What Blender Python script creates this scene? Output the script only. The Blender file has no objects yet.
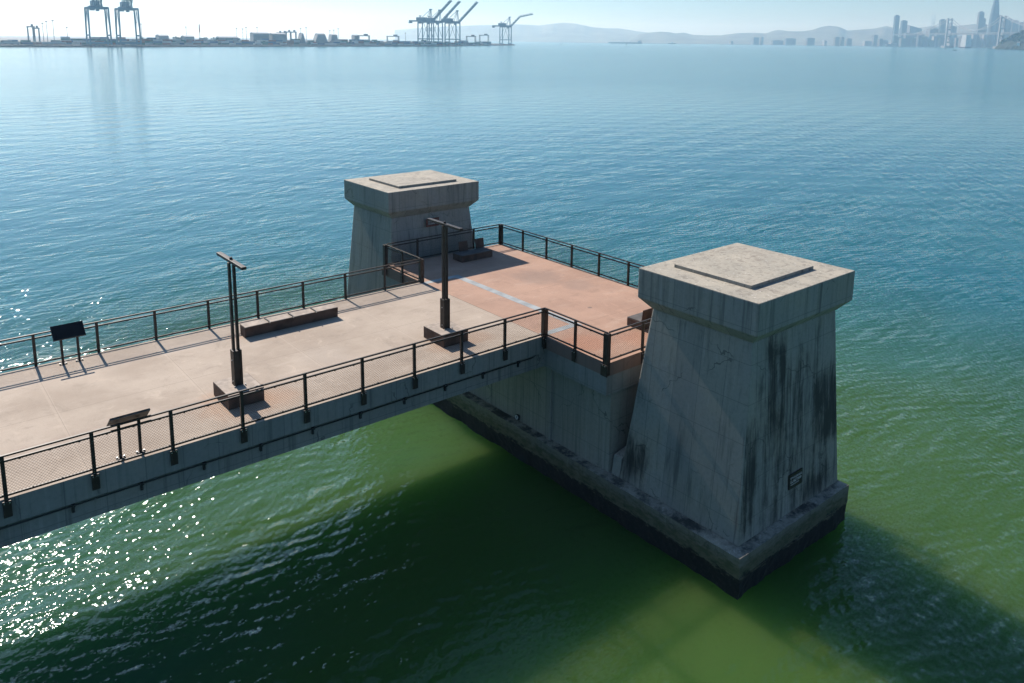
import bpy, bmesh, math, random
from mathutils import Vector, Matrix, noise as mnoise
R = math.radians
sc = bpy.context.scene
col = sc.collection

# ------------------------------------------------------------------ camera
# metres; X runs along the footbridge towards the platform, Y across it
# (away from the camera), Z = 0 on the deck, water at WZ
WZ = -5.42
CAM = Vector((-18.0997, 20.0185 * -1, 10.4877))
cam = bpy.data.cameras.new('camera'); co = bpy.data.objects.new('camera', cam); col.objects.link(co)
fw = Vector((0.62587318, 0.75896821, -0.17958292))
rt = Vector((0.77274404, -0.63462182, 0.01103657))
up = Vector((0.10559084, 0.14567913, 0.98368093))
m = Matrix((rt, up, -fw)).transposed().to_4x4(); m.translation = CAM
co.matrix_world = m
cam.sensor_width = 36; cam.lens = 788.4645 / 1024 * 36
cam.shift_x = 0; cam.shift_y = -(341.5 - 183.879) / 1024
cam.clip_start = 0.1; cam.clip_end = 60000
sc.camera = co

# ------------------------------------------------------------------ light
SUN_EL, SUN_AZ = R(37.3), R(2.5)          # azimuth from +Y towards +X
sdir = Vector((math.sin(SUN_AZ) * math.cos(SUN_EL), math.cos(SUN_AZ) * math.cos(SUN_EL), math.sin(SUN_EL)))
w = bpy.data.worlds.new('World'); sc.world = w; w.use_nodes = True
nt = w.node_tree; bg = nt.nodes['Background']
sky = nt.nodes.new('ShaderNodeTexSky'); sky.sky_type = 'NISHITA'; sky.sun_disc = False
sky.sun_elevation = SUN_EL; sky.sun_rotation = SUN_AZ
sky.air_density = 1.0; sky.dust_density = 0.4; sky.ozone_density = 1.0; sky.altitude = 0
wbal = nt.nodes.new('ShaderNodeMix'); wbal.data_type = 'RGBA'; wbal.blend_type = 'MULTIPLY'; wbal.inputs[0].default_value = 1
wbal.inputs[7].default_value = (0.66, 0.94, 1.24, 1)          # the photograph's cool white balance
nt.links.new(sky.outputs[0], wbal.inputs[6]); nt.links.new(wbal.outputs[2], bg.inputs[0]); bg.inputs[1].default_value = 0.066
sl = bpy.data.lights.new('sun', 'SUN'); sl.energy = 5.0; sl.angle = R(0.5); sl.color = (1.0, 0.94, 0.87)
so = bpy.data.objects.new('sun', sl); col.objects.link(so)
so.rotation_euler = (-sdir).to_track_quat('-Z', 'Y').to_euler(); so.location = (0, 0, 60)
sc.view_settings.view_transform = 'Standard'; sc.view_settings.look = 'None'
sc.view_settings.exposure = 0.42; sc.view_settings.gamma = 1.0
try: sc.view_settings.use_curve_mapping = False
except Exception: pass
sc.cycles.use_denoising = True
sc.cycles.max_bounces = 6; sc.cycles.volume_bounces = 3
sc.cycles.caustics_reflective = False; sc.cycles.caustics_refractive = False
sc.cycles.sample_clamp_indirect = 6

# ------------------------------------------------------------------ helpers
def tag(o, label=None, cat=None, group=None, kind=None):
    if label: o['label'] = label
    if cat: o['category'] = cat
    if group: o['group'] = group
    if kind: o['kind'] = kind
    return o

def empty(name, loc=(0, 0, 0), rz=0.0, label=None, cat=None, group=None):
    o = bpy.data.objects.new(name, None); col.objects.link(o)
    o.location = loc; o.rotation_euler = (0, 0, rz); o.empty_display_size = 0.3
    return tag(o, label, cat, group)

def kids(o): return [c for c in bpy.data.objects if c.parent == o]
def copy_tree(o, parent=None):
    c = o.copy(); col.objects.link(c)
    if parent is not None: c.parent = parent
    for ch in kids(o): copy_tree(ch, c)
    return c

class MB:
    def __init__(s): s.v = []; s.f = []; s.mi = []
    def poly(s, pts, faces, mi=0):
        b = len(s.v); s.v += [tuple(p) for p in pts]
        for f in faces: s.f.append([b + i for i in f]); s.mi.append(mi)
    def hexa(s, lo, hi, mi=0, top=None):
        s.poly(list(lo) + list(hi), [(3, 2, 1, 0), (0, 1, 5, 4), (1, 2, 6, 5), (2, 3, 7, 6), (3, 0, 4, 7)], mi)
        b = len(s.v) - 8; s.f.append([b + 4, b + 5, b + 6, b + 7]); s.mi.append(mi if top is None else top)
        return s
    def box(s, x0, x1, y0, y1, z0, z1, mi=0, top=None):
        if x0 > x1: x0, x1 = x1, x0
        if y0 > y1: y0, y1 = y1, y0
        q = lambda z: [(x0, y0, z), (x1, y0, z), (x1, y1, z), (x0, y1, z)]
        return s.hexa(q(z0), q(z1), mi, top)
    def bar(s, a, b, w_, h_=None, mi=0):
        a = Vector(a); b = Vector(b); h_ = w_ if h_ is None else h_
        d = (b - a).normalized(); ref = Vector((0, 0, 1)) if abs(d.z) < .95 else Vector((0, 1, 0))
        x = d.cross(ref).normalized() * (w_ / 2); y = x.normalized().cross(d).normalized() * (h_ / 2)
        q = lambda p: [p - x - y, p + x - y, p + x + y, p - x + y]
        return s.hexa(q(a), q(b), mi)
    def tube(s, a, b, r, n=8, r2=None, mi=0):
        a = Vector(a); b = Vector(b); r2 = r if r2 is None else r2
        d = (b - a).normalized(); ref = Vector((0, 0, 1)) if abs(d.z) < .95 else Vector((0, 1, 0))
        x = d.cross(ref).normalized(); y = x.cross(d).normalized()
        P = [a + (x * math.cos(t) + y * math.sin(t)) * r for t in [2 * math.pi * i / n for i in range(n)]]
        Q = [b + (x * math.cos(t) + y * math.sin(t)) * r2 for t in [2 * math.pi * i / n for i in range(n)]]
        F = [(i, (i + 1) % n, n + (i + 1) % n, n + i) for i in range(n)] + [tuple(range(n))[::-1], tuple(range(n, 2 * n))]
        s.poly(P + Q, F, mi); return s
    def build(s, name, mats, parent=None, bevel=0, seg=2, smooth=False, fix=True):
        me = bpy.data.meshes.new(name); me.from_pydata(s.v, [], s.f)
        mats = mats if isinstance(mats, (list, tuple)) else [mats]
        for mm in mats: me.materials.append(mm)
        me.polygons.foreach_set('material_index', s.mi)
        if fix or bevel:
            bm = bmesh.new(); bm.from_mesh(me)
            bmesh.ops.recalc_face_normals(bm, faces=bm.faces)
            if bevel: bmesh.ops.bevel(bm, geom=list(bm.edges), offset=bevel, segments=seg, affect='EDGES', profile=.6, clamp_overlap=True)
            bm.to_mesh(me); bm.free()
        if smooth: me.polygons.foreach_set('use_smooth', [True] * len(me.polygons))
        o = bpy.data.objects.new(name, me); col.objects.link(o)
        if parent is not None: o.parent = parent
        return o

# ------------------------------------------------------------------ node helper
class NG:
    def __init__(s, name):
        s.m = bpy.data.materials.new(name); s.m.use_nodes = True
        s.t = s.m.node_tree; s.p = s.t.nodes['Principled BSDF']; s._pos = None
    def n(s, typ, **kw):
        x = s.t.nodes.new(typ)
        for k, v in kw.items(): setattr(x, k, v)
        return x
    def put(s, sock, v):
        if v is None: return
        if hasattr(v, 'is_output'): s.t.links.new(v, sock)
        else:
            if hasattr(sock, 'default_value') and not isinstance(v, (int, float)) and len(v) == 3 and sock.type == 'RGBA': v = (*v, 1)
            sock.default_value = v
    def math(s, op, a, b=None, c=None, clamp=False):
        x = s.n('ShaderNodeMath', operation=op); x.use_clamp = clamp
        s.put(x.inputs[0], a); s.put(x.inputs[1], b); s.put(x.inputs[2], c); return x.outputs[0]
    def add(s, a, b): return s.math('ADD', a, b)
    def sub(s, a, b): return s.math('SUBTRACT', a, b)
    def mul(s, a, b): return s.math('MULTIPLY', a, b)
    def mx(s, a, b): return s.math('MAXIMUM', a, b)
    def pos(s):
        if s._pos is None: s._pos = s.n('ShaderNodeNewGeometry')
        return s._pos.outputs['Position']
    def obj(s): return s.n('ShaderNodeTexCoord').outputs['Object']
    def nrm(s):
        s.pos(); return s.sep(s._pos.outputs['True Normal'])
    def sep(s, v):
        x = s.n('ShaderNodeSeparateXYZ'); s.put(x.inputs[0], v); return x.outputs
    def map(s, v, scale=(1, 1, 1), rot=(0, 0, 0), loc=(0, 0, 0)):
        x = s.n('ShaderNodeMapping'); s.put(x.inputs[0], v)
        x.inputs[1].default_value = loc; x.inputs[2].default_value = rot; x.inputs[3].default_value = scale; return x.outputs[0]
    def noise(s, v, scale=1, detail=3, rough=.55, dist=0, out=0):
        x = s.n('ShaderNodeTexNoise'); s.put(x.inputs['Vector'], v)
        x.inputs['Scale'].default_value = scale; x.inputs['Detail'].default_value = detail
        x.inputs['Roughness'].default_value = rough; x.inputs['Distortion'].default_value = dist; return x.outputs[out]
    def ramp(s, f, *stops):
        x = s.n('ShaderNodeValToRGB'); s.put(x.inputs[0], f); e = x.color_ramp.elements
        while len(e) < len(stops): e.new(0.5)
        for i, (p, c) in enumerate(stops):
            e[i].position = p; e[i].color = (c, c, c, 1) if isinstance(c, (int, float)) else (*c, 1)
        return x.outputs[0]
    def rng(s, v, a, b, c=0., d=1., sm=True):
        x = s.n('ShaderNodeMapRange'); x.interpolation_type = 'SMOOTHSTEP' if sm else 'LINEAR'
        s.put(x.inputs[0], v)
        for i, q in zip((1, 2, 3, 4), (a, b, c, d)): x.inputs[i].default_value = q
        return x.outputs[0]
    def mix(s, f, a, b, mode='MIX'):
        x = s.n('ShaderNodeMix', data_type='RGBA', blend_type=mode); s.put(x.inputs[0], f)
        s.put(x.inputs[6], a); s.put(x.inputs[7], b); return x.outputs[2]
    def bump(s, h, strength=.3, dist=.02):
        x = s.n('ShaderNodeBump'); s.put(x.inputs['Height'], h)
        x.inputs['Strength'].default_value = strength; x.inputs['Distance'].default_value = dist
        s.t.links.new(x.outputs[0], s.p.inputs['Normal'])
    def out(s, color, rough=.8, metal=0., spec=.5):
        s.put(s.p.inputs['Base Color'], color); s.put(s.p.inputs['Roughness'], rough)
        s.put(s.p.inputs['Metallic'], metal); s.put(s.p.inputs['Specular IOR Level'], spec); return s.m

def flat(name, c, rough=.7, metal=0., var=.12, scale=3., spec=.4):
    g = NG(name); f = g.noise(g.obj(), scale, 4)
    lo = tuple(x * (1 - var) for x in c); hi = tuple(min(1, x * (1 + var)) for x in c)
    return g.out(g.mix(g.rng(f, .3, .7), lo, hi), rough, metal, spec)

# ------------------------------------------------------------------ materials
def mat_concrete(name, base=(.30, .29, .265), warm=(.33, .30, .25), stains=None, tidal=False, lift=1., brown=0.):
    g = NG(name); P = g.pos(); x, y, z = g.sep(P); nx, ny, nz = g.nrm()
    big = g.noise(P, .55, 4, .6)
    c = g.mix(g.rng(big, .35, .65), base, warm)
    fine = g.noise(P, 9, 5, .7)
    c = g.mix(g.mul(g.rng(fine, .42, .72), .35), c, (.15, .145, .135))
    # pour lifts and form boards
    hor = g.math('LESS_THAN', g.math('ABSOLUTE', nz), .85)
    bd = g.math('FRACT', g.mul(g.add(z, 7.03), 1 / 1.19))
    line = g.math('LESS_THAN', bd, .018)
    al = g.add(g.mul(x, g.math('ABSOLUTE', ny)), g.mul(y, g.math('ABSOLUTE', nx)))
    bv = g.math('LESS_THAN', g.math('FRACT', g.mul(g.add(al, 40.2), 1 / .92)), .022)
    lines = g.mul(hor, g.mx(g.mul(line, .5), g.mul(bv, .6)))
    panel = g.n('ShaderNodeTexWhiteNoise', noise_dimensions='1D')
    g.put(panel.inputs['W'], g.math('FLOOR', g.mul(g.add(al, 40.2), 1 / .92)))
    c = g.mix(g.mul(hor, g.mul(panel.outputs[0], .45)), c, (.15, .155, .155))
    # vertical run-off streaks on the upright faces
    st = g.noise(g.map(P, (3.2, 3.2, .13)), 1, 5, .65)
    st2 = g.noise(g.map(P, (9, 9, .25), loc=(4, 1, 2)), 1, 4, .6)
    sm = g.mul(hor, g.mx(g.mul(g.rng(st, .52, .72), .75), g.mul(g.rng(st2, .55, .78), .5)))
    c = g.mix(sm, c, (.075, .078, .075))
    pale = g.mul(hor, g.mul(g.rng(st2, .44, .28), .35)); c = g.mix(g.mul(pale, .7), c, (.40, .39, .36))
    c = g.mix(lines, c, (.1, .1, .1))
    # hairline cracks
    vo = g.n('ShaderNodeTexVoronoi', feature='DISTANCE_TO_EDGE'); wp = g.n('ShaderNodeVectorMath', operation='ADD')
    g.put(wp.inputs[0], P); nn = g.n('ShaderNodeVectorMath', operation='SCALE'); g.put(nn.inputs[0], g.noise(P, 1.4, 3, out=1)); nn.inputs['Scale'].default_value = .9
    g.put(wp.inputs[1], nn.outputs[0]); g.put(vo.inputs['Vector'], wp.outputs[0]); vo.inputs['Scale'].default_value = .42
    ck = g.mul(g.math('LESS_THAN', vo.outputs['Distance'], .006), g.rng(g.noise(P, .8, 2), .48, .6))
    c = g.mix(g.mul(ck, .7), c, (.07, .07, .065))
    if stains:
        tot = None
        blot = g.noise(g.map(P, (1, 1, .45)), 1.7, 6, .72, .6)
        for (axis, sgn, ctr, wid, z0, z1, amt) in stains:
            face = g.mul(g.math('GREATER_THAN', g.mul(ny if axis == 'y' else nx, sgn), .7), g.math('LESS_THAN', y, -2))
            q = x if axis == 'y' else y
            d = g.math('ABSOLUTE', g.sub(q, ctr)); mk = g.rng(d, wid * 1.35, wid * .1)
            mz = g.mul(g.rng(z, z0 - .9, z0 + .8), g.rng(z, z1 + .8, z1 - .9))
            k = g.mul(g.mul(face, mk), g.mul(mz, amt))
            tot = k if tot is None else g.mx(tot, k)
        sk = g.noise(g.map(P, (4.2, 4.2, .25), loc=(7, 3, 1)), 1, 6, .7, .4)
        km = g.rng(g.add(g.mul(tot, .72), g.add(g.sub(blot, .5), g.mul(g.sub(sk, .5), 1.5))), .16, .72)
        km = g.mul(km, g.rng(tot, .02, .3))
        c = g.mix(g.mul(km, .93), c, (.02, .022, .022))
    if brown: c = g.mix(brown, c, (.17, .085, .06))
    # horizontal tops: a separate lighter tone, mottled with grit
    topm = g.math('GREATER_THAN', nz, .6)
    tn = g.noise(P, 5, 6, .75); tb = g.noise(P, .9, 4, .6)
    tc = g.mix(g.rng(tb, .35, .65), (.44, .39, .305), (.36, .325, .26)); tc = g.mix(g.mul(g.rng(tn, .5, .64), .55), tc, (.14, .12, .1)); tc = g.mix(g.mul(g.rng(g.noise(P, .7, 7, .75, .4), .54, .66), .6), tc, (.2, .165, .13)); tc = g.mix(g.mul(g.rng(g.noise(P, 2.7, 6, .8), .63, .70), .4), tc, (.62, .58, .52))
    tc = g.mix(g.mul(g.rng(g.noise(P, 13, 2), .64, .7), .7), tc, (.62, .58, .5)); c = g.mix(topm, c, tc)
    rough = .86
    if tidal:
        al_n = g.noise(g.map(P, (1.5, 1.5, 4)), 1.6, 6, .7)
        zz = g.add(z, g.mul(g.sub(al_n, .5), .9))
        a1 = g.rng(zz, -4.1, -4.55); c = g.mix(g.mul(a1, .85), c, g.mix(g.rng(al_n, .4, .62), (.045, .055, .022), (.11, .1, .06)))
        a2 = g.rng(zz, -4.7, -4.86); c = g.mix(a2, c, g.mix(g.rng(fine, .5, .75), (.006, .007, .007), (.03, .03, .027)))
        led = g.mul(topm, g.rng(g.noise(P, 1.1, 5, .7), .42, .62)); c = g.mix(g.mul(led, .92), c, (.035, .036, .032))
    if lift != 1: c = g.mix(1., c, (lift, lift, lift), 'MULTIPLY')
    h = g.add(g.mul(fine, .6), g.mul(lines, -1.2)); g.bump(h, .35, .012)
    return g.out(c, rough)

FRONT_STAINS = [('y', -1, 3.3, 3.4, -4.2, 1.2, .55), ('y', -1, 2.05, .6, -1.5, 2.2, .8), ('y', -1, 2.5, .5, -.2, 2.2, .8), ('y', -1, .95, .8, -4.1, -.2, .78), ('y', -1, 5.3, 1.5, -2.4, .3, .95),
                ('y', -1, 4.6, 1.6, -4.2, -2.9, .85), ('x', -1, -4.0, .75, -3.9, -2.5, 1.), ('y', -1, 3.3, 2.6, -4.2, -3.55, .8), ('y', -1, 4.7, .4, .9, 2.1, .7)]
M = {}
M['tower'] = mat_concrete('weathered_concrete', stains=FRONT_STAINS)
M['footing'] = mat_concrete('tidal_concrete', base=(.16, .155, .13), warm=(.19, .165, .125), tidal=True)
M['wall'] = mat_concrete('pier_wall_concrete', base=(.29, .28, .25), warm=(.30, .28, .235))
M['beam'] = mat_concrete('beam_concrete', base=(.25, .245, .23), warm=(.27, .25, .225))
M['fascia'] = mat_concrete('stained_fascia_concrete', base=(.24, .17, .14), warm=(.28, .18, .14), brown=.45)

def mat_deck(name, c1, c2, c3, spots, gridu, gridv, ou, ov):
    g = NG(name); P = g.pos(); x, y, z = g.sep(P)
    c = g.mix(g.rng(g.noise(P, .35, 5, .62), .34, .66), c1, c2)
    c = g.mix(g.mul(g.rng(g.noise(g.map(P, (.5, 1.6, 1), rot=(0, 0, .3)), .8, 6, .7), .5, .72), .6), c, c3)
    sp = g.noise(P, 22, 4, .75); c = g.mix(g.mul(g.rng(sp, .48, .75), .42), c, tuple(v * .55 for v in c1))
    wear = g.noise(g.map(P, (1, 1, 1), loc=(3, 8, 0)), .9, 7, .78, .5); c = g.mix(g.mul(g.rng(wear, .52, .7), .5), c, tuple(v * .68 for v in c2))
    pale = g.noise(P, 1.3, 6, .75, .8); c = g.mix(g.mul(g.rng(pale, .56, .7), .4), c, tuple(min(.8, v * 1.28) for v in c1))
    for (sx, sy, r0, amt, cc) in spots:
        dx = g.sub(x, sx); dy = g.sub(y, sy)
        d = g.math('SQRT', g.add(g.mul(dx, dx), g.mul(dy, dy)))
        d = g.add(d, g.mul(g.sub(g.noise(P, 2.2, 5, .7), .5), r0 * .9))
        c = g.mix(g.mul(g.rng(d, r0, r0 * .35), amt), c, cc)
    lu = g.math('LESS_THAN', g.math('FRACT', g.mul(g.add(x, ou), 1 / gridu)), .018 / gridu)
    lv = g.math('LESS_THAN', g.math('FRACT', g.mul(g.add(y, ov), 1 / gridv)), .018 / gridv)
    j = g.mx(lu, lv); c = g.mix(g.mul(j, .6), c, tuple(v * .4 for v in c1))
    nb = g.math('LESS_THAN', g.math('FRACT', g.mul(g.add(x, ou + .07), 1 / gridu)), .12 / gridu)
    c = g.mix(g.mul(nb, .16), c, tuple(min(.8, v * 1.3) for v in c1))
    g.bump(g.sub(g.mul(sp, .5), j), .25, .01)
    return g.out(c, .85)
RUSTY = (.42, .24, .14)
M['deck'] = mat_deck('tan_deck_concrete', (.46, .37, .285), (.36, .28, .21), (.51, .415, .325),
    [(-10.6, 1.6, 1.5, .5, RUSTY), (-9.6, 1.2, 1.0, .45, RUSTY), (-3.2, 1.4, 1.1, .4, RUSTY), (-8.7, 6.7, .5, .35, RUSTY), (-2.0, 1.5, .9, .3, RUSTY), (-7, 3.2, 1.2, .2, (.25, .21, .18))], 3.66, 8.06, 40.4, -4.03 + 8.06)
M['pink'] = mat_deck('pink_deck_concrete', (.46, .28, .192), (.37, .22, .15), (.49, .335, .245),
    [(4.6, 5.6, 1.5, .55, (.25, .17, .13)), (5.2, 3.6, 1.0, .4, (.26, .18, .14)), (.8, -1.4, 1.2, .5, (.46, .2, .11)), (2.6, -2.2, 1.0, .4, (.46, .2, .11)), (6.0, 9.5, 1.0, .3, (.3, .2, .16)), (3.5, 1.2, .12, .8, (.1, .08, .07))], 3.49, 4.1, 0., 16.3)
M['stripe'] = flat('pale_grey_paving', (.33, .35, .345), .8, var=.2, scale=1.8)
M['steel'] = flat('dark_bronze_steel', (.038, .029, .023), .5, .25, var=.3, scale=5)
M['corten'] = flat('shaded_brown_steel', (.085, .052, .039), .7, .1, var=.4, scale=2.2)  # brown steel, with the shade on its upright faces put into the colour
M['bolt'] = flat('galvanised_bolt', (.6, .6, .58), .3, .8)
M['benchtop'] = flat('sunlit_timber', (.36, .29, .23), .75, var=.25, scale=4)  # tan for block and bench tops, with the sunlight on them painted in
M['seat'] = flat('shaded_seat_slab', (.10, .088, .08), .8, var=.3)  # darker copy of the bench top, shade on the platform seats painted in
M['darkpaint'] = flat('dark_painted_steel', (.022, .022, .024), .45, .2)
M['pipe'] = flat('black_pipe', (.02, .022, .024), .5, .1)
M['panel'] = flat('dark_sign_face', (.012, .013, .016), .7, spec=.15)
M['panelback'] = flat('mottled_sign_back', (.075, .07, .066), .6, .2, var=.5, scale=7)
M['white'] = flat('white_paint', (.75, .75, .73), .5)
M['black'] = flat('black_sign_paint', (.012, .012, .012), .5)
M['rust'] = flat('rusty_red_frame', (.16, .05, .035), .7, var=.4, scale=8)
M['lettering'] = flat('faded_lettering', (.5, .46, .44), .6)
M['lamp'] = flat('lamp_lens', (.7, .7, .68), .3)

def mat_water():
    g = NG('green_bay_water'); P = g.pos()
    wind = g.rng(g.noise(g.map(P, (.006, .016, 1), rot=(0, 0, .35)), 1, 4, .6), .3, .7, .7, 1.25)
    px_, py_, pz_ = g.sep(P); ry_ = g.sub(py_, -8)
    dist = g.math('SQRT', g.add(g.mul(px_, px_), g.mul(ry_, ry_)))
    fade = {'swell': g.rng(dist, 40, 260, 1., .65), 'wave': g.rng(dist, 25, 160, 1., .48), 'chop': g.rng(dist, 22, 90, 1., .16)}
    # wave trains: each is a true sine slope along its own heading, bent by a slow noise so that crests stay short
    wsc = g.n('ShaderNodeVectorMath', operation='SCALE'); g.put(wsc.inputs[0], g.noise(P, .11, 2, .5, out=1)); wsc.inputs['Scale'].default_value = 2.6
    wp = g.n('ShaderNodeVectorMath', operation='ADD'); g.put(wp.inputs[0], P); g.put(wp.inputs[1], wsc.outputs[0])
    ws2 = g.n('ShaderNodeVectorMath', operation='SCALE'); g.put(ws2.inputs[0], g.noise(P, .5, 1, .5, out=1)); ws2.inputs['Scale'].default_value = .42
    wp2 = g.n('ShaderNodeVectorMath', operation='ADD'); g.put(wp2.inputs[0], wp.outputs[0]); g.put(wp2.inputs[1], ws2.outputs[0])
    rd = random.Random(17); acc = {}
    for lam0, n_, sl_, spread, band, src in ((6.5, 4, .010, .35, 'swell', wp), (2.9, 5, .014, .5, 'wave', wp), (1.35, 6, .020, .55, 'wave', wp2), (.72, 6, .026, .6, 'chop', wp2), (.42, 7, .029, .65, 'chop', wp2), (.25, 6, .027, .8, 'chop', wp2)):
        for k_ in range(n_):
            lam = lam0 * rd.uniform(.75, 1.3); th = math.pi / 2 + .12 + rd.gauss(0, spread); kx, ky = math.cos(th), math.sin(th); kk = 2 * math.pi / lam
            dt = g.n('ShaderNodeVectorMath', operation='DOT_PRODUCT'); g.put(dt.inputs[0], src.outputs[0]); dt.inputs[1].default_value = (kx * kk, ky * kk, 0)
            sn = g.math('SINE', g.add(dt.outputs['Value'], rd.uniform(0, 6.28)))
            a = acc.setdefault(band, [None, None])
            for q_, kc in ((0, kx), (1, ky)):
                t_ = g.mul(sn, sl_ * kc); a[q_] = t_ if a[q_] is None else g.add(a[q_], t_)
    sx = sy = None
    grp = g.rng(g.noise(g.map(P, (.14, .3, 1), loc=(2, 5, 0)), 1, 2), .3, .7, .55, 1.45)
    for band, (ax_, ay_) in acc.items():
        fd = g.mul(fade[band], grp) if band != 'swell' else fade[band]
        ax_, ay_ = g.mul(ax_, fd), g.mul(ay_, fd); sx = ax_ if sx is None else g.add(sx, ax_); sy = ay_ if sy is None else g.add(sy, ay_)
    r_, g_, b_ = g.sep(g.noise(g.map(P, (1 / .11, 1 / .07, 1)), 1, 1, .5, .2, out=1))     # cat's paw ripples that catch the sun
    mic = g.mul(fade['chop'], .42); sx = g.add(sx, g.mul(g.sub(r_, .5), mic)); sy = g.add(sy, g.mul(g.sub(g_, .5), mic))
    sx = g.mul(sx, wind); sy = g.mul(sy, wind)
    cmb = g.n('ShaderNodeCombineXYZ'); g.put(cmb.inputs[0], sx); g.put(cmb.inputs[1], sy); cmb.inputs[2].default_value = 1
    nn = g.n('ShaderNodeVectorMath', operation='NORMALIZE'); g.put(nn.inputs[0], cmb.outputs[0])
    g.put(g.p.inputs['Normal'], nn.outputs[0])
    murk = g.noise(g.map(P, (.03, .06, 1), rot=(0, 0, .5)), 1, 4, .6)
    near = g.mix(g.rng(murk, .3, .7), (.039, .090, .023), (.052, .110, .026))
    off = g.mix(g.rng(murk, .3, .7), (.010, .108, .128), (.015, .122, .132))
    x, y, z = g.sep(P)                          # green silty water round the pier; farther out, sky reflection painted as blue
    dx = g.sub(x, 2); dy = g.sub(y, -9); dd = g.math('SQRT', g.add(g.mul(dx, dx), g.mul(g.mul(dy, dy), .6)))
    c = g.mix(g.rng(g.add(dd, g.mul(g.sub(murk, .5), 30)), 11, 38), near, off)
    g.p.subsurface_method = 'BURLEY'
    g.p.inputs['Subsurface Weight'].default_value = 1.0
    g.p.inputs['Subsurface Radius'].default_value = (.55, 1.0, .6)
    g.p.inputs['Subsurface Scale'].default_value = 4.8
    g.p.inputs['IOR'].default_value = 1.333
    return g.out(c, g.rng(dist, 25, 320, .045, .17))
M['water'] = mat_water()

# ------------------------------------------------------------------ water (structure)
wb = MB(); XS = [-1400, -60, 120, 13900]; YS = [-1400, -90, 120, 10900]
for i in range(3):
    for j in range(3):
        wb.poly([(XS[i], YS[j], WZ), (XS[i + 1], YS[j], WZ), (XS[i + 1], YS[j + 1], WZ), (XS[i], YS[j + 1], WZ)], [(0, 1, 2, 3)])
tag(wb.build('water', M['water'], fix=False), 'green and blue rippled bay water all round the pier', 'water', kind='structure')

# ------------------------------------------------------------------ pier footing
VM = -8.072                                  # mirror: v -> VM - v ; Y = -v
ft = empty('pier_footing', (3.1, 4.0, WZ), 0, 'long concrete footing standing in the water under both towers, black with mussels at the waterline', 'pier footing')
def P_(name, mb, mats, par, **k):
    o = mb.build(name, mats, par, **k); o.matrix_parent_inverse = par_inv(par); return o
def par_inv(p): return (Matrix.Translation(p.location) @ Matrix.Rotation(p.rotation_euler.z, 4, 'Z')).inverted()

def rough_block(x0, x1, y0, y1, z0, z1, step, amp, seed):
    """a box whose skin is subdivided and roughened"""
    bm = bmesh.new(); nx = max(1, int((x1 - x0) / step)); ny = max(1, int((y1 - y0) / step)); nz = max(1, int((z1 - z0) / step))
    V = {}
    def vert(i, j, k):
        if (i, j, k) not in V:
            p = Vector((x0 + (x1 - x0) * i / nx, y0 + (y1 - y0) * j / ny, z0 + (z1 - z0) * k / nz))
            q = p * 1.3 + Vector((seed, seed, 0)); q2 = p * 4.1 + Vector((0, seed, seed))
            d = mnoise.noise_vector(q) * amp + mnoise.noise_vector(q2) * amp * .5
            V[(i, j, k)] = bm.verts.new(p + d)
        return V[(i, j, k)]
    for k in (0, nz):
        for i in range(nx):
            for j in range(ny): bm.faces.new([vert(i, j, k), vert(i + 1, j, k), vert(i + 1, j + 1, k), vert(i, j + 1, k)])
    for k in range(nz):
        for i in range(nx):
            for j in (0, ny): bm.faces.new([vert(i, j, k), vert(i + 1, j, k), vert(i + 1, j, k + 1), vert(i, j, k + 1)])
        for j in range(ny):
            for i in (0, nx): bm.faces.new([vert(i, j, k), vert(i, j + 1, k), vert(i, j + 1, k + 1), vert(i, j, k + 1)])
    bmesh.ops.recalc_face_normals(bm, faces=bm.faces)
    return bm
def from_bm(name, bm, mat, par=None, smooth=False):
    me = bpy.data.meshes.new(name); bm.to_mesh(me); bm.free(); me.materials.append(mat)
    if smooth: me.polygons.foreach_set('use_smooth', [True] * len(me.polygons))
    o = bpy.data.objects.new(name, me); col.objects.link(o)
    if par is not None: o.parent = par; o.matrix_parent_inverse = par_inv(par)
    return o
from_bm('footing_block', rough_block(.0, 6.23, -8.54, 16.66, -4.80, -4.13, .22, .022, 3), M['footing'], ft)
from_bm('mussel_crust', rough_block(.02, 6.21, -8.53, 16.63, -7.6, -4.78, .19, .085, 8), M['footing'], ft)
b = MB(); b.hexa([(.45, -3.43, -4.15), (1.3, -3.43, -4.15), (1.3, -3.05, -4.15), (.45, -3.05, -4.15)], [(.55, -3.43, -3.45), (1.3, -3.43, -3.3), (1.3, -3.05, -3.3), (.55, -3.05, -3.45)])
P_('end_block', b, M['wall'], ft, bevel=.04)

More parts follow.
